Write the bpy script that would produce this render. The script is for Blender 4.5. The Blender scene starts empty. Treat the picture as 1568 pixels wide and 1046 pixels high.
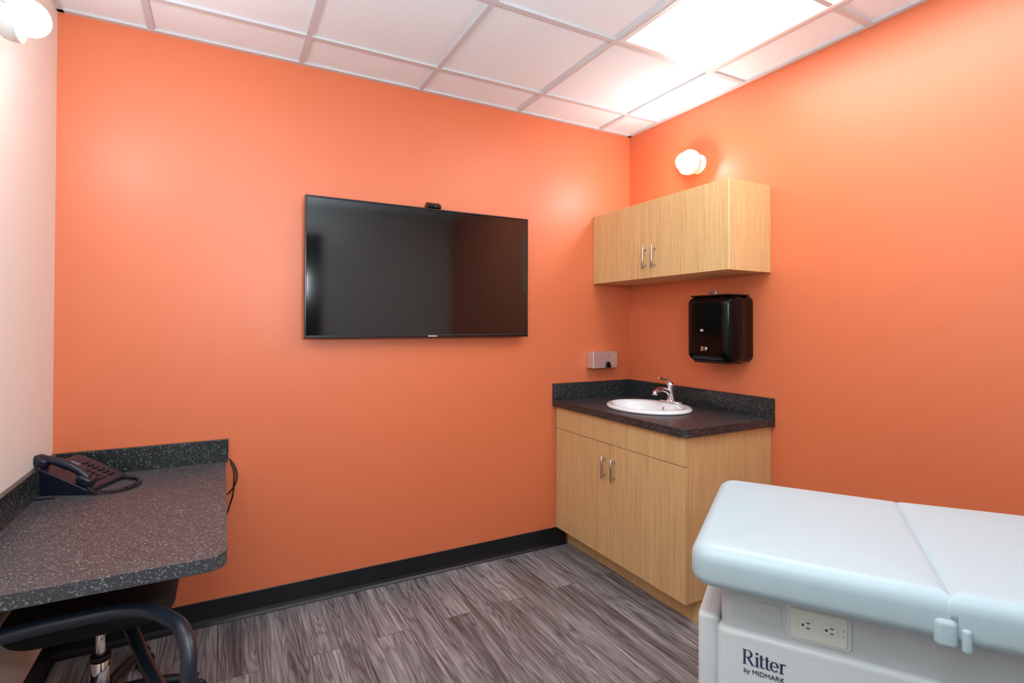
import bpy, bmesh, math, random
from mathutils import Vector, Matrix
random.seed(3)
D=bpy.data; SC=bpy.context.scene
H=2.628; W=3.025; YR=-3.30

# ------------------------------------------------------------------ helpers
def link(o,parent=None):
    SC.collection.objects.link(o)
    if parent: o.parent=parent
    return o
def empty(name,loc=(0,0,0),rz=0):
    e=D.objects.new(name,None); e.location=loc; e.rotation_euler=(0,0,rz); e.empty_display_size=.1
    SC.collection.objects.link(e); return e
def mesh(name,vs,fs,mat,parent=None,smooth=False,bevel=0,seg=3):
    me=D.meshes.new(name); me.from_pydata([tuple(v) for v in vs],[],fs)
    bm=bmesh.new(); bm.from_mesh(me)
    bmesh.ops.recalc_face_normals(bm,faces=bm.faces)
    bm.to_mesh(me); bm.free(); me.update()
    if mat: me.materials.append(mat)
    o=D.objects.new(name,me); link(o,parent)
    if bevel>0:
        m=o.modifiers.new('bev','BEVEL'); m.width=bevel; m.segments=seg; m.limit_method='ANGLE'; m.angle_limit=math.radians(35); m.harden_normals=False
        m=o.modifiers.new('wn','WEIGHTED_NORMAL'); m.keep_sharp=True
        smooth=True
    if smooth:
        for p in me.polygons: p.use_smooth=True
    return o
def box(name,x0,x1,y0,y1,z0,z1,mat,parent=None,bevel=0,seg=3):
    vs=[(x,y,z) for z in (z0,z1) for y in (y0,y1) for x in (x0,x1)]
    fs=[(0,2,3,1),(4,5,7,6),(0,1,5,4),(2,6,7,3),(0,4,6,2),(1,3,7,5)]
    return mesh(name,vs,fs,mat,parent,bevel=bevel,seg=seg)
def prism(name,out,z0,z1,mat,parent=None,bevel=0,axis='z',seg=3):
    n=len(out)
    def P(a,b,c):
        return {'z':(a,b,c),'y':(a,c,b),'x':(c,a,b)}[axis]
    vs=[P(a,b,z0) for a,b in out]+[P(a,b,z1) for a,b in out]
    fs=[tuple(range(n)),tuple(range(n,2*n))]+[(i,(i+1)%n,(i+1)%n+n,i+n) for i in range(n)]
    return mesh(name,vs,fs,mat,parent,bevel=bevel,seg=seg)
def loft(name,rings,mat,parent=None,cap0=True,cap1=True,smooth=True):
    n=len(rings[0]); vs=[p for r in rings for p in r]; fs=[]
    for k in range(len(rings)-1):
        for i in range(n):
            a=k*n+i;b=k*n+(i+1)%n; fs.append((a,b,b+n,a+n))
    if cap0: fs.append(tuple(range(n)))
    if cap1: fs.append(tuple(range((len(rings)-1)*n,len(rings)*n)))
    return mesh(name,vs,fs,mat,parent,smooth=smooth)
def revolve(name,prof,origin,axis,mat,parent=None,n=40):
    """prof: list of (radius, distance along axis)"""
    ax=Vector(axis).normalized(); t=ax.orthogonal().normalized(); b=ax.cross(t); o=Vector(origin)
    rings=[[o+ax*d+(t*math.cos(2*math.pi*i/n)+b*math.sin(2*math.pi*i/n))*max(r,1e-4) for i in range(n)] for r,d in prof]
    return loft(name,rings,mat,parent)
def cyl(name,p0,p1,r,mat,parent=None,r2=None,n=28,bev=0.0015):
    p0=Vector(p0);p1=Vector(p1);L=(p1-p0).length; r2=r if r2 is None else r2
    return revolve(name,[(r-bev,0),(r,bev),(r2,L-bev),(r2-bev,L)],p0,p1-p0,mat,parent,n)
def tube(name,pts,r,mat,parent=None,smoothcurve=True,res=10,cyclic=False):
    cu=D.curves.new(name,'CURVE'); cu.dimensions='3D'; cu.bevel_depth=r; cu.bevel_resolution=5; cu.resolution_u=res; cu.use_fill_caps=True
    if smoothcurve:
        s=cu.splines.new('BEZIER'); s.bezier_points.add(len(pts)-1)
        for bp,p in zip(s.bezier_points,pts): bp.co=p; bp.handle_left_type=bp.handle_right_type='AUTO'
    else:
        s=cu.splines.new('POLY'); s.points.add(len(pts)-1)
        for bp,p in zip(s.points,pts): bp.co=(*p,1)
    s.use_cyclic_u=cyclic
    tmp=D.objects.new(name+'_c',cu); SC.collection.objects.link(tmp)
    dg=bpy.context.evaluated_depsgraph_get(); dg.update()
    me=D.meshes.new_from_object(tmp.evaluated_get(dg)); D.objects.remove(tmp)
    me.materials.clear(); me.materials.append(mat)
    for p in me.polygons: p.use_smooth=True
    o=D.objects.new(name,me); return link(o,parent)
def rrect(x0,x1,y0,y1,rad,n=8):
    if not isinstance(rad,(list,tuple)): rad=[rad]*4
    out=[]
    for (cx,cy,sx,sy,a0),r in zip([(x0,y0,1,1,180),(x1,y0,-1,1,270),(x1,y1,-1,-1,0),(x0,y1,1,-1,90)],rad):
        r=max(r,1e-4)
        for i in range(n+1):
            a=math.radians(a0+90*i/n); out.append((cx+sx*r+r*math.cos(a),cy+sy*r+r*math.sin(a)))
    return out
def pad(name,x0,x1,y0,y1,z0,z1,rc,re,mat,parent=None,crown=.0,reb=None):
    if not isinstance(rc,(list,tuple)): rc=[rc]*4
    reb=re if reb is None else reb
    rings=[]
    def ring(d,z):
        return [(a,b,z) for a,b in rrect(x0+d,x1-d,y0+d,y1-d,[max(r-d,.002) for r in rc])]
    for i in range(8):
        a=math.pi/2*i/7; rings.append(ring(reb*(1-math.sin(a)),z0+reb*(1-math.cos(a))))
    for i in range(8):
        a=math.pi/2*i/7; rings.append(ring(re*(1-math.cos(a)),z1-re+re*math.sin(a)))
    m=min(x1-x0,y1-y0)/2-re
    for k in (.15,.35,.6,.85): rings.append(ring(re+m*k,z1+crown*(1-(1-k)**2)))
    return loft(name,rings,mat,parent)

# ------------------------------------------------------------------ materials
def lin(c):
    return tuple(((v/255)/12.92 if v/255<=.04045 else ((v/255+.055)/1.055)**2.4) for v in c)+(1,)
def mat(name,col=(200,200,200),rough=.5,metal=0,spec=.5,emit=None,es=0,coat=0,linear=None):
    m=D.materials.new(name); m.use_nodes=True; b=m.node_tree.nodes['Principled BSDF']
    b.inputs['Base Color'].default_value=linear if linear else lin(col)
    b.inputs['Roughness'].default_value=rough; b.inputs['Metallic'].default_value=metal
    b.inputs['Specular IOR Level'].default_value=spec
    if coat: b.inputs['Coat Weight'].default_value=coat; b.inputs['Coat Roughness'].default_value=.08
    if emit: b.inputs['Emission Color'].default_value=emit; b.inputs['Emission Strength'].default_value=es
    return m
class NT:
    def __init__(s,m): s.m=m; s.t=m.node_tree; s.b=s.t.nodes['Principled BSDF']
    def n(s,ty,**kw):
        nd=s.t.nodes.new(ty)
        for k,v in kw.items():
            if hasattr(nd,k) and k not in nd.inputs: setattr(nd,k,v)
            else: nd.inputs[k].default_value=v
        return nd
    def l(s,a,b): s.t.links.new(a,b)
    def coords(s,scale=(1,1,1),rot=(0,0,0)):
        tc=s.n('ShaderNodeTexCoord'); mp=s.n('ShaderNodeMapping'); mp.inputs['Scale'].default_value=scale; mp.inputs['Rotation'].default_value=rot
        s.l(tc.outputs['Object'],mp.inputs[0]); return mp.outputs[0]
    def ramp(s,fac,stops,interp='LINEAR'):
        r=s.n('ShaderNodeValToRGB'); cr=r.color_ramp; cr.interpolation=interp
        while len(cr.elements)<len(stops): cr.elements.new(.5)
        for e,(p,c) in zip(cr.elements,stops): e.position=p; e.color=c
        s.l(fac,r.inputs[0]); return r.outputs[0]
    def bump(s,h,st,dist=.01):
        b=s.n('ShaderNodeBump'); b.inputs['Strength'].default_value=st; b.inputs['Distance'].default_value=dist
        s.l(h,b.inputs['Height']); s.l(b.outputs[0],s.b.inputs['Normal'])
    def mix(s,a,b,fac,mode='MIX'):
        m=s.n('ShaderNodeMix'); m.data_type='RGBA'; m.blend_type=mode
        for sock,v in ((m.inputs[6],a),(m.inputs[7],b),(m.inputs[0],fac)):
            if hasattr(v,'links'): s.l(v,sock)
            else: sock.default_value=v
        return m.outputs[2]
g=lambda v:(v,v,v,1)

def paint(name,linear,rough,spec=.5):
    m=mat(name,linear=linear,rough=rough,spec=spec); t=NT(m)
    n1=t.n('ShaderNodeTexNoise'); n1.inputs['Scale'].default_value=220; n1.inputs['Detail'].default_value=2
    t.l(t.coords(),n1.inputs[0]); t.bump(n1.outputs[0],.08,.002)
    n2=t.n('ShaderNodeTexNoise'); n2.inputs['Scale'].default_value=1.3; t.l(t.coords(),n2.inputs[0])
    c=t.mix(linear,tuple(v*.95 for v in linear[:3])+(1,),n2.outputs[0]); t.l(c,t.b.inputs['Base Color'])
    return m
M_or=paint('orange_paint',(.715,.178,.070,1),.44,.62)
M_cream=paint('cream_paint',(.88,.86,.79,1),.45)
M_grey=paint('pale_grey_paint',(.78,.82,.80,1),.5)
M_tile=mat('ceiling_tile',linear=(.84,.82,.81,1),rough=.9,spec=.2); t=NT(M_tile)
v=t.n('ShaderNodeTexNoise'); v.inputs['Scale'].default_value=160; v.inputs['Detail'].default_value=4; t.l(t.coords(),v.inputs[0])
t.l(t.ramp(v.outputs[0],[(.36,(.78,.85,.90,1)),(.46,(.84,.92,.97,1))]),t.b.inputs['Base Color']); t.bump(v.outputs[0],.15,.002)
M_grid=mat('grid_white',linear=(.60,.62,.64,1),rough=.5)
M_white=mat('white_enamel',linear=(.82,.82,.80,1),rough=.3)
# floor
M_floor=mat('vinyl_plank',rough=.40); t=NT(M_floor)
tc=t.coords(); sep=t.n('ShaderNodeSeparateXYZ'); t.l(tc,sep.inputs[0]); cb=t.n('ShaderNodeCombineXYZ'); t.l(sep.outputs[1],cb.inputs[0]); t.l(sep.outputs[0],cb.inputs[1])
def brick(c1,c2,mort):
    b=t.n('ShaderNodeTexBrick'); b.offset=.37; b.inputs['Scale'].default_value=1; b.inputs['Brick Width'].default_value=1.22; b.inputs['Row Height'].default_value=.152
    b.inputs['Mortar Size'].default_value=.0013; b.inputs['Mortar Smooth'].default_value=.2; b.inputs['Bias'].default_value=0
    b.inputs['Color1'].default_value=c1; b.inputs['Color2'].default_value=c2; b.inputs['Mortar'].default_value=mort
    t.l(cb.outputs[0],b.inputs[0]); return b
b1=brick(g(0),g(1),g(.5))
off=t.n('ShaderNodeVectorMath',operation='SCALE'); off.inputs['Scale'].default_value=7.0; t.l(b1.outputs[0],off.inputs[0])
add=t.n('ShaderNodeVectorMath',operation='ADD'); t.l(tc,add.inputs[0]); t.l(off.outputs[0],add.inputs[1])
mp=t.n('ShaderNodeMapping'); mp.inputs['Scale'].default_value=(10,.85,1); t.l(add.outputs[0],mp.inputs[0])
w=t.n('ShaderNodeTexNoise'); w.inputs['Scale'].default_value=1.0; w.inputs['Detail'].default_value=2; w.inputs['Distortion'].default_value=.12; t.l(mp.outputs[0],w.inputs[0])
mul=t.n('ShaderNodeMath',operation='MULTIPLY'); mul.inputs[1].default_value=18; t.l(w.outputs[0],mul.inputs[0])
fr=t.n('ShaderNodeMath',operation='PINGPONG'); fr.inputs[1].default_value=.5; t.l(mul.outputs[0],fr.inputs[0])
mp2=t.n('ShaderNodeMapping'); mp2.inputs['Scale'].default_value=(120,3.6,1); t.l(add.outputs[0],mp2.inputs[0])
f=t.n('ShaderNodeTexNoise'); f.inputs['Scale'].default_value=1; f.inputs['Detail'].default_value=6; f.inputs['Roughness'].default_value=.75; t.l(mp2.outputs[0],f.inputs[0])
mp3=t.n('ShaderNodeMapping'); mp3.inputs['Scale'].default_value=(18,1.0,1); t.l(add.outputs[0],mp3.inputs[0])
f3=t.n('ShaderNodeTexNoise'); f3.inputs['Scale'].default_value=1; f3.inputs['Detail'].default_value=3; t.l(mp3.outputs[0],f3.inputs[0])
grain=t.mix(t.ramp(fr.outputs[0],[(0,g(.22)),(.25,g(.58)),(.5,g(.66))]),f.outputs[0],.72)
grain=t.mix(grain,f3.outputs[0],.32)
col=t.ramp(grain,[(.37,lin((64,62,64))),(.45,lin((99,98,101))),(.54,lin((136,135,138))),(.63,lin((177,176,179)))])
tint=t.ramp(b1.outputs[0],[(0,g(.74)),(1,g(1.12))])
col=t.mix(col,tint,1.0,'MULTIPLY')
mort=t.ramp(b1.outputs['Fac'],[(0,g(1)),(1,g(.25))]); col=t.mix(col,mort,1.0,'MULTIPLY')
t.l(col,t.b.inputs['Base Color']); t.bump(grain,.12,.002)
# wood laminate
def wood(name,c1,c2,c3):
    m=mat(name,rough=.42); t=NT(m)
    n=t.n('ShaderNodeTexNoise'); n.inputs['Scale'].default_value=1; n.inputs['Detail'].default_value=4; n.inputs['Roughness'].default_value=.7
    t.l(t.coords((260,260,4)),n.inputs[0])
    n2=t.n('ShaderNodeTexNoise'); n2.inputs['Scale'].default_value=1; n2.inputs['Detail'].default_value=2
    t.l(t.coords((60,60,1.2)),n2.inputs[0])
    f=t.mix(n.outputs[0],n2.outputs[0],.18)
    t.l(t.ramp(f,[(.34,c1),(.5,c2),(.66,c3)]),t.b.inputs['Base Color']); t.bump(n.outputs[0],.05,.001)
    return m
M_wood=wood('maple_laminate',lin((190,151,98)),lin((214,177,123)),lin((226,194,142)))
M_edge=mat('edge_band_lit',(238,212,172),rough=.4)  # paler cabinet edge: light along the corner bevel put into the colour
M_dwood=wood('dark_door_wood',lin((24,14,12)),lin((36,24,20)),lin((46,32,26)))
def speck(name,base,mid,hi,rough,amt=.0,sc=300):
    m=mat(name,rough=rough); t=NT(m)
    a=t.n('ShaderNodeTexNoise'); a.inputs['Scale'].default_value=sc; a.inputs['Detail'].default_value=3; a.inputs['Roughness'].default_value=.7; t.l(t.coords(),a.inputs[0])
    b=t.n('ShaderNodeTexVoronoi'); b.inputs['Scale'].default_value=sc*.8; t.l(t.coords(),b.inputs[0])
    base1=t.ramp(a.outputs[0],[(.38,base),(.62,mid)])
    k=t.ramp(a.outputs[0],[(.60-amt,g(0)),(.67-amt,g(.9))])
    c=t.mix(base1,hi,k)
    sp=t.n('ShaderNodeSeparateColor'); t.l(b.outputs['Color'],sp.inputs[0])
    k2=t.ramp(sp.outputs[0],[(.90,g(0)),(.93,g(.8))]); c=t.mix(c,hi,k2)
    t.l(c,t.b.inputs['Base Color']); return m
M_ctop=speck('counter_laminate',lin((26,28,31)),lin((46,47,50)),lin((104,106,110)),.36,sc=280)
M_desk=speck('desk_laminate',lin((42,43,47)),lin((72,74,78)),lin((140,142,146)),.42,-.01,sc=400)
M_bs=speck('backsplash_laminate',lin((18,22,23)),lin((38,44,45)),lin((112,120,118)),.32,sc=280)
M_black=mat('black_rubber',(14,16,20),rough=.45)
M_base=mat('baseboard_vinyl',(12,16,22),rough=.4)
M_gloss=mat('gloss_black_plastic',(3,4,5),rough=.2,spec=.2)
M_bezel=mat('bezel_black',(10,12,14),rough=.25)
M_screen=mat('screen_glass',(6,11,12),rough=.075,spec=.75)
M_chrome=mat('chrome',(235,236,240),rough=.08,metal=1)
M_steel=mat('brushed_steel',(222,220,222),rough=.34,metal=.8)
M_nickel=mat('satin_nickel',(185,184,184),rough=.3,metal=1)
M_porc=mat('porcelain',(232,236,238),rough=.12,coat=.5)
M_vinyl=mat('upholstery_vinyl',linear=(.43,.555,.60,1),rough=.40); t=NT(M_vinyl)
n=t.n('ShaderNodeTexNoise'); n.inputs['Scale'].default_value=420; t.l(t.coords(),n.inputs[0]); t.bump(n.outputs[0],.06,.001)
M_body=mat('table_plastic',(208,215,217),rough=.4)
M_body2=mat('table_plastic_grey',(196,204,207),rough=.4)  # slightly darker grey table plastic
M_navy=mat('phone_plastic',(20,26,42),rough=.3)
M_navy2=mat('phone_key',(13,18,31),rough=.35)
M_lcd=mat('phone_lcd',(90,105,115),rough=.15)
M_blue=mat('arm_plastic',(22,31,42),rough=.35)
M_fabric=mat('seat_fabric',(12,12,14),rough=.85)
M_text=mat('logo_ink',(44,54,84),rough=.4)
M_slot=mat('slot_dark',(20,20,20),rough=.6)
M_ivory=mat('outlet_plastic',(220,223,216),rough=.35)
M_led=mat('green_led',(40,150,80),rough=.3,emit=(.05,.7,.2,1),es=.3)
M_panel=mat('light_diffuser',(255,255,255),rough=.5,emit=(.92,.97,1,1),es=9.5)
M_globe=mat('lamp_globe',(255,255,255),rough=.3,emit=(1,.94,.96,1),es=110)
M_logo=mat('tv_logo',(190,190,190),rough=.4)

# ------------------------------------------------------------------ room
T=.1
box('floor',-W-T,T,YR-T,T,-.1,0,M_floor)
box('wall_back',-W-T,T,0,T,0,H+.15,M_or)
box('wall_right',0,T,YR-T,0,0,H+.15,M_or)
box('wall_left',-W-T,-W,YR-T,0,0,H+.15,M_cream)
box('wall_front',-W,0,YR-T,YR,0,H+.15,M_grey)
box('ceiling',-W-T,T,YR-T,T,H+.008,H+.12,M_tile)
gx0,gy0,S=-.264,-.278,.61
grid=empty('trim_ceiling_grid')
i=0;x=gx0
while x>-W:
    box('tee_y_%d'%i,x-.012,x+.012,YR,0,H-.001,H+.012,M_grid,grid); x-=S;i+=1
y=gy0;i=0
while y>YR:
    box('tee_x_%d'%i,-W,0,y-.012,y+.012,H-.0015,H+.012,M_grid,grid); y-=S;i+=1
for nm,a in (('angle_back',(-W,0,-.022,0)),('angle_front',(-W,0,YR,YR+.022)),('angle_right',(-.022,0,YR,0)),('angle_left',(-W,-W+.022,YR,0))):
    box(nm,*a,H-.002,H+.012,M_grid,grid)
def troffer(name,x0,x1,y0,y1):
    e=empty(name)
    box('frame_a',x0,x0+.02,y0,y1,H-.004,H+.008,M_white,e); box('frame_b',x1-.02,x1,y0,y1,H-.004,H+.008,M_white,e)
    box('frame_c',x0+.02,x1-.02,y0,y0+.02,H-.004,H+.008,M_white,e); box('frame_d',x0+.02,x1-.02,y1-.02,y1,H-.004,H+.008,M_white,e)
    box('diffuser',x0+.02,x1-.02,y0+.02,y1-.02,H-.001,H+.006,M_panel,e)
troffer('added_light_panel',gx0-S+.012,gx0-.012,gy0-3*S+.012,gy0-S-.012)
troffer('added_light_panel',gx0-4*S+.012,gx0-3*S-.012,gy0-4*S+.012,gy0-2*S-.012)  # unseen second panel, added to brighten the left side of the room
prof=[(0,0),(.020,0),(.019,.003),(.010,.012),(.005,.026),(.0035,.107),(.002,.109),(0,.109)]
def bb_x(name,y,sgn,x0,x1):
    out=[(y+sgn*d,z) for d,z in prof]; n=len(out)
    vs=[(x0,a,b) for a,b in out]+[(x1,a,b) for a,b in out]
    fs=[tuple(range(n)),tuple(range(n,2*n))]+[(i,(i+1)%n,(i+1)%n+n,i+n) for i in range(n)]
    mesh(name,vs,fs,M_base)
def bb_y(name,x,sgn,y0,y1):
    out=[(x+sgn*d,z) for d,z in prof]; n=len(out)
    vs=[(a,y0,b) for a,b in out]+[(a,y1,b) for a,b in out]
    fs=[tuple(range(n)),tuple(range(n,2*n))]+[(i,(i+1)%n,(i+1)%n+n,i+n) for i in range(n)]
    mesh(name,vs,fs,M_base)
bb_x('baseboard_back',0,-1,-W,-.52)
bb_y('baseboard_right',0,-1,YR,-1.035)
bb_y('baseboard_left',-W,1,YR,-.02)
d=empty('door_1')
box('leaf',-2.42,-1.56,YR+.001,YR+.03,.01,2.26,M_dwood,d,bevel=.003)
box('jamb_l',-2.48,-2.42,YR+.001,YR+.045,0,2.32,M_dwood,d); box('jamb_r',-1.56,-1.50,YR+.001,YR+.045,0,2.32,M_dwood,d)
box('head',-2.42,-1.56,YR+.001,YR+.045,2.26,2.32,M_dwood,d)
cyl('knob_stem',(-1.64,YR+.03,1),(-1.64,YR+.07,1),.01,M_nickel,d); cyl('lever',(-1.64,YR+.07,1),(-1.76,YR+.07,1),.009,M_nickel,d)
bb_x('baseboard_front',YR,1,-1.49,0)

# ------------------------------------------------------------------ television
tv=empty('television')
x0,x1,z0,z1=-2.078,-.838,1.289,1.979
box('mount',-1.75,-1.15,-.022,-.001,1.42,1.85,M_black,tv)
box('back_shell',x0+.06,x1-.06,-.055,-.022,z0+.05,z1-.08,M_bezel,tv,bevel=.01)
box('rim_bottom',x0,x1,-.070,-.045,z0,z0+.014,M_bezel,tv,bevel=.0025)
box('rim_top',x0,x1,-.070,-.045,z1-.009,z1,M_bezel,tv,bevel=.0025)
box('rim_left',x0,x0+.009,-.070,-.045,z0+.01,z1-.006,M_bezel,tv,bevel=.0025)
box('rim_right',x1-.009,x1,-.070,-.045,z0+.01,z1-.006,M_bezel,tv,bevel=.0025)
box('screen',x0+.006,x1-.006,-.0665,-.045,z0+.012,z1-.006,M_screen,tv)
box('logo',-1.455,-1.405,-.0715,-.0698,z0+.004,z0+.010,M_logo,tv)
wc=empty('webcam')
prism('camera_body',[(-.075,1.980),(-.015,1.980),(-.015,2.000),(-.045,2.016),(-.075,1.998)],-1.46,-1.385,M_gloss,wc,bevel=.003,axis='x')
cyl('lens',(-1.422,-.0755,1.990),(-1.422,-.082,1.990),.007,M_screen,wc)

# ------------------------------------------------------------------ upper cabinet
uc=empty('upper_cabinet'); cw=1.031; ud=.307; a,b=1.622,2.058; th=.018
box('carcass',-ud+.020,-.001,-cw,-.001,a,b,M_wood,uc,bevel=.001)
mid=-cw/2
box('door_left',-ud,-ud+.0185,mid+.0012,-.003,a+.001,b-.001,M_wood,uc,bevel=.0012)
box('door_right',-ud,-ud+.0185,-cw+.0005,mid-.0012,a+.001,b-.001,M_wood,uc,bevel=.0012)
box('edge_strip',-ud-.0004,-ud+.003,-cw-.0008,-cw+.002,a+.001,b-.001,M_edge,uc)
def pull(nm,x,y,za,zb,par):
    cyl(nm+'_bar',(x-.028,y,za),(x-.028,y,zb),.0055,M_nickel,par)
    for k,z in enumerate((za+.018,zb-.018)): cyl(nm+'_post%d'%k,(x-.028,y,z),(x+.001,y,z),.0045,M_nickel,par)
pull('pull_left',-ud,mid+.035,1.675,1.800,uc); pull('pull_right',-ud,mid-.035,1.675,1.800,uc)

# ------------------------------------------------------------------ base cabinet + countertop
bc=empty('base_cabinet'); cd=.594; zt=.857; zb=.111
box('side_right',-cd+.020,-.001,-cw,-cw+.018,zb,zt,M_wood,bc,bevel=.0008)
box('side_left',-cd+.020,-.001,-.022,-.004,zb,zt,M_wood,bc)
box('bottom',-cd+.020,-.001,-cw+.018,-.022,zb,zb+.018,M_wood,bc)
box('back',-.02,-.001,-cw+.018,-.022,zb+.018,zt,M_wood,bc)
box('toe_kick',-.505,-.001,-cw+.012,-.004,0,zb,M_wood,bc)
seam=.721
box('drawer_front',-cd,-cd+.0185,-cw+.0005,-.004,seam+.0015,zt-.002,M_wood,bc,bevel=.0012)
box('door_left',-cd,-cd+.0185,mid+.0015,-.004,zb,seam-.0015,M_wood,bc,bevel=.0012)
box('door_right',-cd,-cd+.0185,-cw+.0005,mid-.0015,zb,seam-.0015,M_wood,bc,bevel=.0012)
pull('pull_left',-cd,mid+.038,.535,.655,bc); pull('pull_right',-cd,mid-.038,.535,.655,bc)
ct=empty('countertop'); zc=.896
out=rrect(-.621,-.001,-1.053,-.001,[.035,.001,.001,.001])
slab=prism('slab',out,zt+.001,zc,M_ctop,ct)
el=[(-.33+.185*math.cos(2*math.pi*i/64),-.52+.225*math.sin(2*math.pi*i/64)) for i in range(64)]
cut=prism('cutter',el,.7,1.0,None)
m=slab.modifiers.new('cut','BOOLEAN'); m.object=cut; m.operation='DIFFERENCE'; m.solver='EXACT'
dg=bpy.context.evaluated_depsgraph_get(); dg.update()
me=D.meshes.new_from_object(slab.evaluated_get(dg)); slab.modifiers.clear(); slab.data=me
slab.data.materials.clear(); slab.data.materials.append(M_ctop)
D.objects.remove(cut)
mm=slab.modifiers.new('bev','BEVEL'); mm.width=.004; mm.segments=3; mm.limit_method='ANGLE'; mm.angle_limit=math.radians(50)
box('splash_back',-.621,-.001,-.020,-.001,zc,zc+.100,M_bs,ct,bevel=.002)
box('splash_side',-.020,-.001,-1.053,-.020,zc,zc+.100,M_bs,ct,bevel=.002)
sk=empty('sink')
def ell(cx,bx,ay,z,n=64): return [(cx+bx*math.cos(2*math.pi*i/n),-.52+ay*math.sin(2*math.pi*i/n),z) for i in range(n)]
loft('basin',[ell(-.33,.180,.220,.800),ell(-.33,.182,.222,.897),ell(-.33,.206,.246,.897),ell(-.33,.211,.251,.901),ell(-.33,.210,.250,.908),ell(-.33,.205,.245,.914),ell(-.33,.196,.236,.917),
 ell(-.338,.176,.222,.916),ell(-.347,.160,.212,.912),ell(-.350,.150,.203,.900),ell(-.351,.142,.195,.875),ell(-.351,.125,.175,.835),ell(-.35,.09,.13,.803),ell(-.35,.045,.06,.792),ell(-.35,.022,.022,.790)],M_porc,sk,cap0=False,cap1=True)
revolve('drain',[(.001,.0),(.022,.0),(.022,.004),(.001,.005)],(-.35,-.52,.790),(0,0,1),M_chrome,sk)
revolve('overflow',[(.007,0),(.010,0),(.010,.003),(.007,.003)],(-.213,-.52,.885),(-1,0,.35),M_chrome,sk)
fc=empty('faucet'); fx,fy=-.155,-.52
pad('deck_plate',fx-.026,fx+.026,fy-.075,fy+.075,.9165,.928,.025,.006,M_chrome,fc)
revolve('body',[(.026,0),(.025,.01),(.022,.03),(.0205,.075),(.023,.090),(.021,.103),(.008,.110)],(fx,fy,.926),(-.06,0,1),M_chrome,fc)
tube('spout',[(fx-.005,fy,.965),(fx-.05,fy,.990),(fx-.095,fy,.994),(fx-.122,fy,.980)],.0135,M_chrome,fc)
cyl('aerator',(fx-.122,fy,.986),(fx-.126,fy,.966),.0135,M_chrome,fc)
tube('lever',[(fx-.004,fy,1.028),(fx-.02,fy,1.042),(fx-.06,fy,1.054),(fx-.095,fy,1.060)],.0085,M_chrome,fc)

# ------------------------------------------------------------------ soap dispenser
sd=empty('soap_dispenser')
box('case',-.360,-.165,-.072,-.002,1.083,1.190,M_steel,sd,bevel=.004)
revolve('push_button',[(.013,0),(.013,.012),(.009,.016)],(-.245,-.072,1.112),(0,-1,0),M_gloss,sd)
box('valve',-.262,-.228,-.088,-.072,1.088,1.104,M_gloss,sd,bevel=.003)
revolve('lock',[(.006,0),(.006,.002)],(-.245,-.072,1.165),(0,-1,0),M_nickel,sd)
# ------------------------------------------------------------------ paper towel dispenser
td=empty('paper_towel_dispenser')
yc0,yc1,zz0,zz1=-.935,-.650,1.165,1.512
rings=[]
for xx,ins in ((-.001,0.004),(-.12,0),(-.155,.004),(-.172,.012),(-.183,.028),(-.187,.05)):
    rings.append([(xx,p,q) for p,q in rrect(yc0+ins,yc1-ins,zz0+ins*1.0,zz1-ins*.8,.035)])
loft('housing',rings,M_gloss,td)
box('top_lid',-.165,-.01,yc0+.02,yc1-.02,zz1-.002,zz1+.006,M_bezel,td,bevel=.003)
box('paper_slot',-.16,-.05,yc0+.04,yc1-.04,zz0-.006,zz0+.01,M_black,td,bevel=.002)
box('logo_mark',-.1885,-.186,-.775,-.757,1.325,1.337,M_logo,td)
revolve('lock',[(.011,0),(.011,.0025)],(-.1865,-.79,1.235),(-1,0,0),M_nickel,td)
box('window',-.1882,-.186,-.775,-.758,1.223,1.247,M_nickel,td,bevel=.001)
box('gloss_seam',-.1235,-.1205,yc0-.0012,yc1+.0012,zz0+.03,zz1-.03,M_bezel,td)
hk=empty('coat_hook')
box('plate',-.006,-.001,-.705,-.675,1.525,1.552,M_nickel,hk,bevel=.002)
tube('hook',[(-.005,-.69,1.54),(-.03,-.69,1.538),(-.036,-.69,1.552)],.004,M_nickel,hk)

# ------------------------------------------------------------------ sconces
def sconce(base,nrm):
    e=empty('sconce_lamp'); nrm=Vector(nrm); b=Vector(base); up=Vector((0,0,1)); side=nrm.cross(up)
    revolve('canopy',[(.055,0.001),(.055,.012),(.045,.020),(.03,.024)],b,nrm,M_white,e)
    cyl('neck',b+nrm*.02,b+nrm*.055,.020,M_white,e)
    revolve('holder_cup',[(.018,.044),(.052,.048),(.066,.058),(.070,.070),(.070,.095),(.067,.096),(.064,.072),(.050,.062),(.018,.060)],b,nrm,M_white,e)
    prof=[(.034,.064)]+[(.050*math.sin(a),.115-.050*math.cos(a)) for a in [math.radians(k) for k in range(45,181,9)]]
    revolve('globe',prof,b,nrm,M_globe,e)
    for s in (1,-1): cyl('thumb_screw_%d'%(s+1),b+nrm*.082+side*s*.069,b+nrm*.082+side*s*.092,.005,M_white,e)
    return e
sconce((0,-.585,2.285),(-1,0,0))
sconce((-W,-.80,2.215),(1,0,0))

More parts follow.
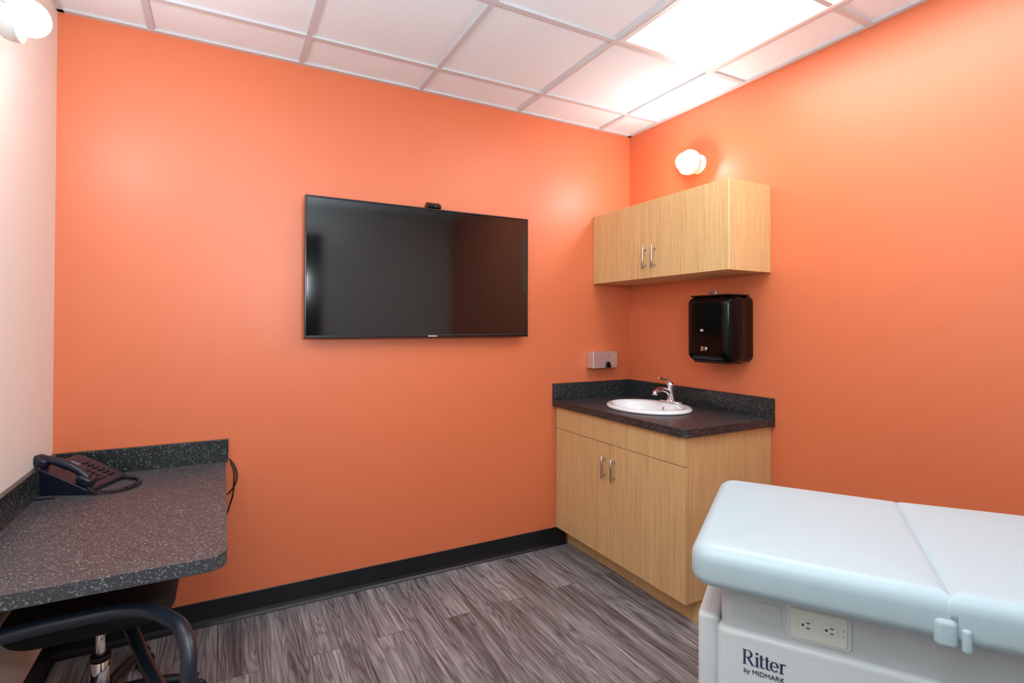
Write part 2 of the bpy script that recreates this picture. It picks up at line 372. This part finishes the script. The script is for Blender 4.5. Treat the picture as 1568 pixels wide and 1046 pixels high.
# ------------------------------------------------------------------ desk
dk=empty('desk'); zd=.731
prism('top',rrect(-W+.001,-2.405,-1.115,-.001,[.001,.055,.001,.001]),zd-.038,zd,M_desk,dk,bevel=.003)
box('wall_cleat_left',-W+.001,-W+.022,-1.09,-.03,zd-.058,zd-.038,M_black,dk)
box('wall_cleat_back',-W+.022,-2.43,-.022,-.001,zd-.058,zd-.038,M_black,dk)
ds=empty('desk_backsplash')
box('splash_back',-W+.001,-2.395,-.020,-.001,zd+.0005,zd+.100,M_bs,ds,bevel=.002)
box('splash_left',-W+.001,-W+.020,-1.115,-.020,zd+.0005,zd+.100,M_bs,ds,bevel=.002)
cb_=empty('power_cable')
tube('cord_a',[(-2.385,-.006,.72),(-2.375,-.02,.70),(-2.372,-.03,.62),(-2.385,-.02,.54),(-2.42,-.012,.48),(-2.44,-.01,.50)],.0032,M_black,cb_)
tube('cord_b',[(-2.39,-.006,.74),(-2.366,-.02,.70),(-2.362,-.03,.64),(-2.40,-.02,.58),(-2.44,-.01,.56)],.0032,M_black,cb_)

# ------------------------------------------------------------------ desk phone
ph=empty('desk_phone',(-2.902,-.180,zd),math.radians(-24))
prism('base',[(.105,.001),(.105,.016),(.095,.022),(-.06,.094),(-.085,.098),(-.10,.080),(-.10,.001)],-.11,.11,M_navy,ph,bevel=.005,axis='y')
SLP=.464
def onslope(x,h=0): return .022+(.095-x)*SLP+h
def key(nm,xc,yc,w,d,m=M_navy2,h=.004):
    o=box(nm,-w/2,w/2,-d/2,d/2,0,h,m,ph,bevel=.0015); o.location=(xc,yc,onslope(xc)); o.rotation_euler=(0,math.atan(SLP),0); return o
k=0
for r in range(4):
    for c in range(3): key('key_%d'%k,.075-.019*r,-.025+.021*c,.013,.015); k+=1
for r in range(6): key('line_key_%d'%r,.075-.019*r,.060,.011,.028); k+=1
key('display',-.035,-.004,.035,.075,M_lcd,.003)
hs=empty('handset'); hs.parent=ph
hs.location=(0.0,-.083,.0)
tube('grip',[(.088,0,.054),(.05,0,.084),(-.02,0,.116),(-.085,0,.130)],.0145,M_navy,hs)
for nm,x,z in (('mouthpiece',.080,.046),('earpiece',-.075,.118)):
    o=pad(nm,-.028,.028,-.026,.026,-.014,.018,.018,.010,M_navy,hs); o.location=(x,0,z); o.rotation_euler=(0,math.atan(SLP),0)
path=[Vector(p) for p in [(-2.858,-.300,.755),(-2.83,-.335,.740),(-2.77,-.335,.739),(-2.72,-.295,.739),(-2.705,-.23,.739),(-2.735,-.165,.739),(-2.79,-.13,.739),(-2.82,-.12,.745)]]
def cat(P,t):
    n=len(P)-1; i=min(int(t*n),n-1); u=t*n-i
    p0=P[max(i-1,0)];p1=P[i];p2=P[i+1];p3=P[min(i+2,n)]
    return .5*((2*p1)+(p2-p0)*u+(2*p0-5*p1+4*p2-p3)*u*u+(-p0+3*p1-3*p2+p3)*u**3)
pts=[];N=900;turn=58
for i in range(N+1):
    t_=i/N; c=cat(path,t_); tg=(cat(path,min(t_+.004,1))-cat(path,max(t_-.004,0))).normalized()
    s1=tg.cross(Vector((0,0,1))).normalized(); s2=s1.cross(tg); an=2*math.pi*turn*t_
    pts.append(c+(s1*math.cos(an)+s2*math.sin(an))*.0062)
cord=tube('phone_cord',pts,.0018,M_navy2,None,smoothcurve=False)
cord.parent=ph; cord.matrix_parent_inverse=(Matrix.Translation(ph.location)@Matrix.Rotation(math.radians(-24),4,'Z')).inverted()
tube('line_cord',[(-.09,-.09,.02),(-.08,-.13,.006),(-.05,-.16,.004),(.02,-.15,.004)],.0022,M_navy2,ph)

# ------------------------------------------------------------------ office chair
ch=empty('office_chair'); cx,cy=-2.78,-.50
pad('seat_cushion',cx-.220,cx+.225,cy-.24,cy+.22,.40,.475,.11,.03,M_fabric,ch,crown=.01)
box('mechanism',cx-.09,cx+.09,cy-.10,cy+.10,.345,.40,M_black,ch,bevel=.01)
cyl('gas_lift',(cx,cy,.13),(cx,cy,.35),.014,M_chrome,ch)
cyl('lift_sleeve',(cx,cy,.07),(cx,cy,.22),.026,M_chrome,ch)
cyl('lift_collar',(cx,cy,.215),(cx,cy,.235),.030,M_black,ch)
revolve('hub',[(.045,0),(.05,.02),(.045,.06),(.03,.07)],(cx,cy,.06),(0,0,1),M_black,ch)
for k in range(5):
    a=math.radians(70+72*k); dx,dy=math.cos(a),math.sin(a); R=.21 if dx<-.9 else .29
    R=min(R,(.20/abs(dx)) if dx<-.3 else R)
    tube('leg_%d'%k,[(cx+dx*.03,cy+dy*.03,.10),(cx+dx*.16,cy+dy*.16,.095),(cx+dx*R,cy+dy*R,.072)],.017,M_black,ch)
    for s in (-1,1):
        c=Vector((cx+dx*R,cy+dy*R,.027)); sd_=Vector((-dy,dx,0))
        cyl('caster_%d_%d'%(k,s),c+sd_*s*.006,c+sd_*s*.024,.027,M_black,ch,bev=.005)
tube('arm_right',[(-2.96,-1.03,.590),(-2.88,-1.03,.598),(-2.76,-1.03,.603),(-2.62,-1.045,.602),(-2.545,-1.11,.598),(-2.495,-1.21,.580),(-2.487,-1.25,.52),(-2.50,-1.24,.42),(-2.58,-1.0,.385),(-2.68,-.66,.385)],.0185,M_blue,ch,res=16)
tube('back_upright',[(cx,cy+.05,.37),(cx,cy+.24,.38),(cx,cy+.29,.46),(cx,cy+.285,.56)],.016,M_black,ch)
o=pad('backrest',-.20,.20,-.10,.10,-.025,.025,.09,.022,M_fabric,ch); o.location=(cx,cy+.26,.56); o.rotation_euler=(math.radians(90),0,0)

# ------------------------------------------------------------------ exam table
et=empty('exam_table',(-1.226,-1.674,0),math.radians(-57.0))
DZ=.012
pad('seat_section',.012,.500,-.298,.338,.746+DZ,.838+DZ,[.055,.008,.008,.055],.036,M_vinyl,et,crown=.006,reb=.025)
bk=pad('back_section',0,1.10,-.298,.338,-.094,0,[.008,.06,.06,.008],.034,M_vinyl,et,crown=.006,reb=.025)
bk.location=(.472,0,.838+DZ); bk.rotation_euler=(0,math.radians(-1.6),0)
pad('fold_seat',.456,.492,-.307,-.285,.754,.806,.012,.010,M_vinyl,et)
pad('fold_back',.496,.512,-.305,-.285,.750,.795,.007,.007,M_vinyl,et)
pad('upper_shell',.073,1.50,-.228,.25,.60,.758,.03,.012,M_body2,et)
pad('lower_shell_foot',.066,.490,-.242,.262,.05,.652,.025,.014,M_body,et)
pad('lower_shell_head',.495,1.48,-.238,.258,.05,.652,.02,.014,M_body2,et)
box('plinth',.12,1.44,-.20,.22,0,.06,M_bezel,et,bevel=.005)
pad('foot_drawer_upper',.022,.070,-.225,.245,.42,.665,.015,.012,M_body,et)
pad('foot_drawer_lower',.022,.070,-.225,.245,.10,.41,.015,.012,M_body,et)
def plate(nm,xc,zc_,w,h,y,t,m,r=.006,par=et,bev=.0015):
    y+=.034
    return prism(nm,rrect(xc-w/2,xc+w/2,zc_-h/2,zc_+h/2,r,4),y-t,y,m,par,bevel=bev,axis='y')
ox=.271
plate('outlet_surround',ox,.700,.122,.078,-.2615,.004,M_body,.010)
plate('outlet_plate',ox,.700,.106,.064,-.2655,.003,M_ivory,.006)
for s in (-1,1):
    xc=ox+s*.022
    plate('receptacle_%d'%(s+1),xc,.700,.029,.027,-.2685,.0015,M_ivory,.009,bev=.0005)
    plate('slot_a%d'%(s+1),xc+.003,.7055,.008,.002,-.2700,.0006,M_slot,.0005,bev=0)
    plate('slot_b%d'%(s+1),xc+.003,.6945,.007,.002,-.2700,.0006,M_slot,.0005,bev=0)
    plate('ground_%d'%(s+1),xc-.007,.700,.005,.005,-.2700,.0006,M_slot,.002,bev=0)
    plate('led_%d'%(s+1),ox+.046,.700+s*.006,.003,.003,-.2685,.001,M_led,.001,bev=0)
plate('access_door',.170,.702,.062,.045,-.2615,.0025,M_body2,.006)
# serif nameplate lettering (raised ink strokes)
lv=[];lf=[]
YT=-.2432
def stroke(pts,ws):
    """ribbon through (x,z) pts with widths"""
    n=len(pts); b0=len(lv)
    for i,(p,wd) in enumerate(zip(pts,ws)):
        a_=pts[max(i-1,0)]; c_=pts[min(i+1,n-1)]; dx,dz=c_[0]-a_[0],c_[1]-a_[1]; l=math.hypot(dx,dz) or 1
        nx,nz=-dz/l*wd/2,dx/l*wd/2
        lv.append((p[0]+nx,YT,p[1]+nz)); lv.append((p[0]-nx,YT,p[1]-nz))
    for i in range(n-1): lf.append((b0+2*i,b0+2*i+1,b0+2*i+3,b0+2*i+2))
def arc(cx,cz,rx,rz,a0,a1,w0,w1,n=14):
    P=[];Wd=[]
    for i in range(n+1):
        a=math.radians(a0+(a1-a0)*i/n); P.append((cx+rx*math.cos(a),cz+rz*math.sin(a))); k=abs(math.cos(a)); Wd.append(w1*(1-k)+w0*k)
    stroke(P,Wd)
u=.0330/10; X0=.121; Z0=.583   # 10 units = cap height
def P(x,z): return (X0+x*u,Z0+z*u)
TH=1.35*u; TN=.45*u
def line(a,b,w): stroke([P(*a),P(*b)],[w,w])
def stem(x,h,foot=True,head=True,hl=1.3,hr=1.3):
    line((x,0),(x,h),TH)
    if foot: line((x-1.4,.2),(x+1.4,.2),TN)
    if head: line((x-hl,h-.2),(x+hr,h-.2),TN)
stem(1.6,10); line((1.6,9.8),(3.9,9.8),TN); line((1.6,5.0),(3.9,5.0),TN); arc(*P(3.9,7.4),2.0*u,2.4*u,-90,90,TH,TN); line((3.6,5.0),(6.6,.2),TH); line((5.9,.2),(7.8,.2),TN)
stem(9.4,6.6,head=False); line((8.1,6.4),(9.4,6.4),TN); arc(*P(9.4,8.9),.45*u,.45*u,0,360,.9*u,.9*u)
for tx in (12.0,15.4):
    line((tx,1.2),(tx,8.6),TH); line((tx-1.2,6.4),(tx+1.7,6.4),TN*1.1); arc(*P(tx+1.0,1.4),1.0*u,1.15*u,180,320,TH,TN*1.2)
arc(*P(19.9,3.3),2.1*u,3.1*u,0,320,TH,TN*1.1,24); line((17.9,3.5),(22.0,3.5),TN)
stem(24.1,6.6,head=False); line((22.8,6.4),(24.1,6.4),TN); arc(*P(25.6,4.9),1.5*u,1.6*u,45,170,TH*.8,TN*1.3)
mesh('nameplate_text',lv,lf,M_text,et)
def text(nm,s,size,x,z,y=-.2429,bold=0):
    cu=D.curves.new(nm,'FONT'); cu.body=s; cu.size=size; cu.extrude=.0004; cu.offset=bold
    tmp=D.objects.new(nm+'_t',cu); SC.collection.objects.link(tmp)
    dg=bpy.context.evaluated_depsgraph_get(); dg.update()
    me=D.meshes.new_from_object(tmp.evaluated_get(dg)); D.objects.remove(tmp)
    me.materials.clear(); me.materials.append(M_text)
    o=D.objects.new(nm,me); link(o,et); o.location=(x,y,z); o.rotation_euler=(math.radians(90),0,0)
text('nameplate_small','by MIDMARK',.0145,.124,.564)

# ------------------------------------------------------------------ added fill light (unseen, behind the camera, tilted up to whiten the ceiling)
L=D.lights.new('ceiling_fill','AREA'); L.energy=42; L.size=.35; L.color=(.84,.93,1); lo=D.objects.new('ceiling_fill',L); SC.collection.objects.link(lo)
lo.location=(-1.9,-2.95,1.75); lo.rotation_euler=(Vector((-.15,.9,1.0))).to_track_quat('-Z','Y').to_euler()

# ------------------------------------------------------------------ camera
cam=D.cameras.new('camera'); co=D.objects.new('camera',cam); SC.collection.objects.link(co)
y_,p_,r_=map(math.radians,(62.176,.591,.171))
f=Vector((math.cos(y_)*math.cos(p_),math.sin(y_)*math.cos(p_),math.sin(p_)))
rt=Vector((math.sin(y_),-math.cos(y_),0)); up=rt.cross(f)
r2=rt*math.cos(r_)+up*math.sin(r_); u2=-rt*math.sin(r_)+up*math.cos(r_)
M=Matrix((r2,u2,-f)).transposed().to_4x4(); M.translation=Vector((-2.420,-2.718,1.354)); co.matrix_world=M
cam.sensor_width=36; cam.lens=36*803.492/1568; cam.shift_x=18.059/1568; cam.shift_y=-32.994/1568; cam.clip_start=.02
SC.camera=co
w=D.worlds.new('world'); SC.world=w; w.use_nodes=True; w.node_tree.nodes['Background'].inputs[0].default_value=(.8,.85,.9,1); w.node_tree.nodes['Background'].inputs[1].default_value=.3
SC.view_settings.view_transform='Standard'; SC.view_settings.look='None'; SC.view_settings.exposure=0
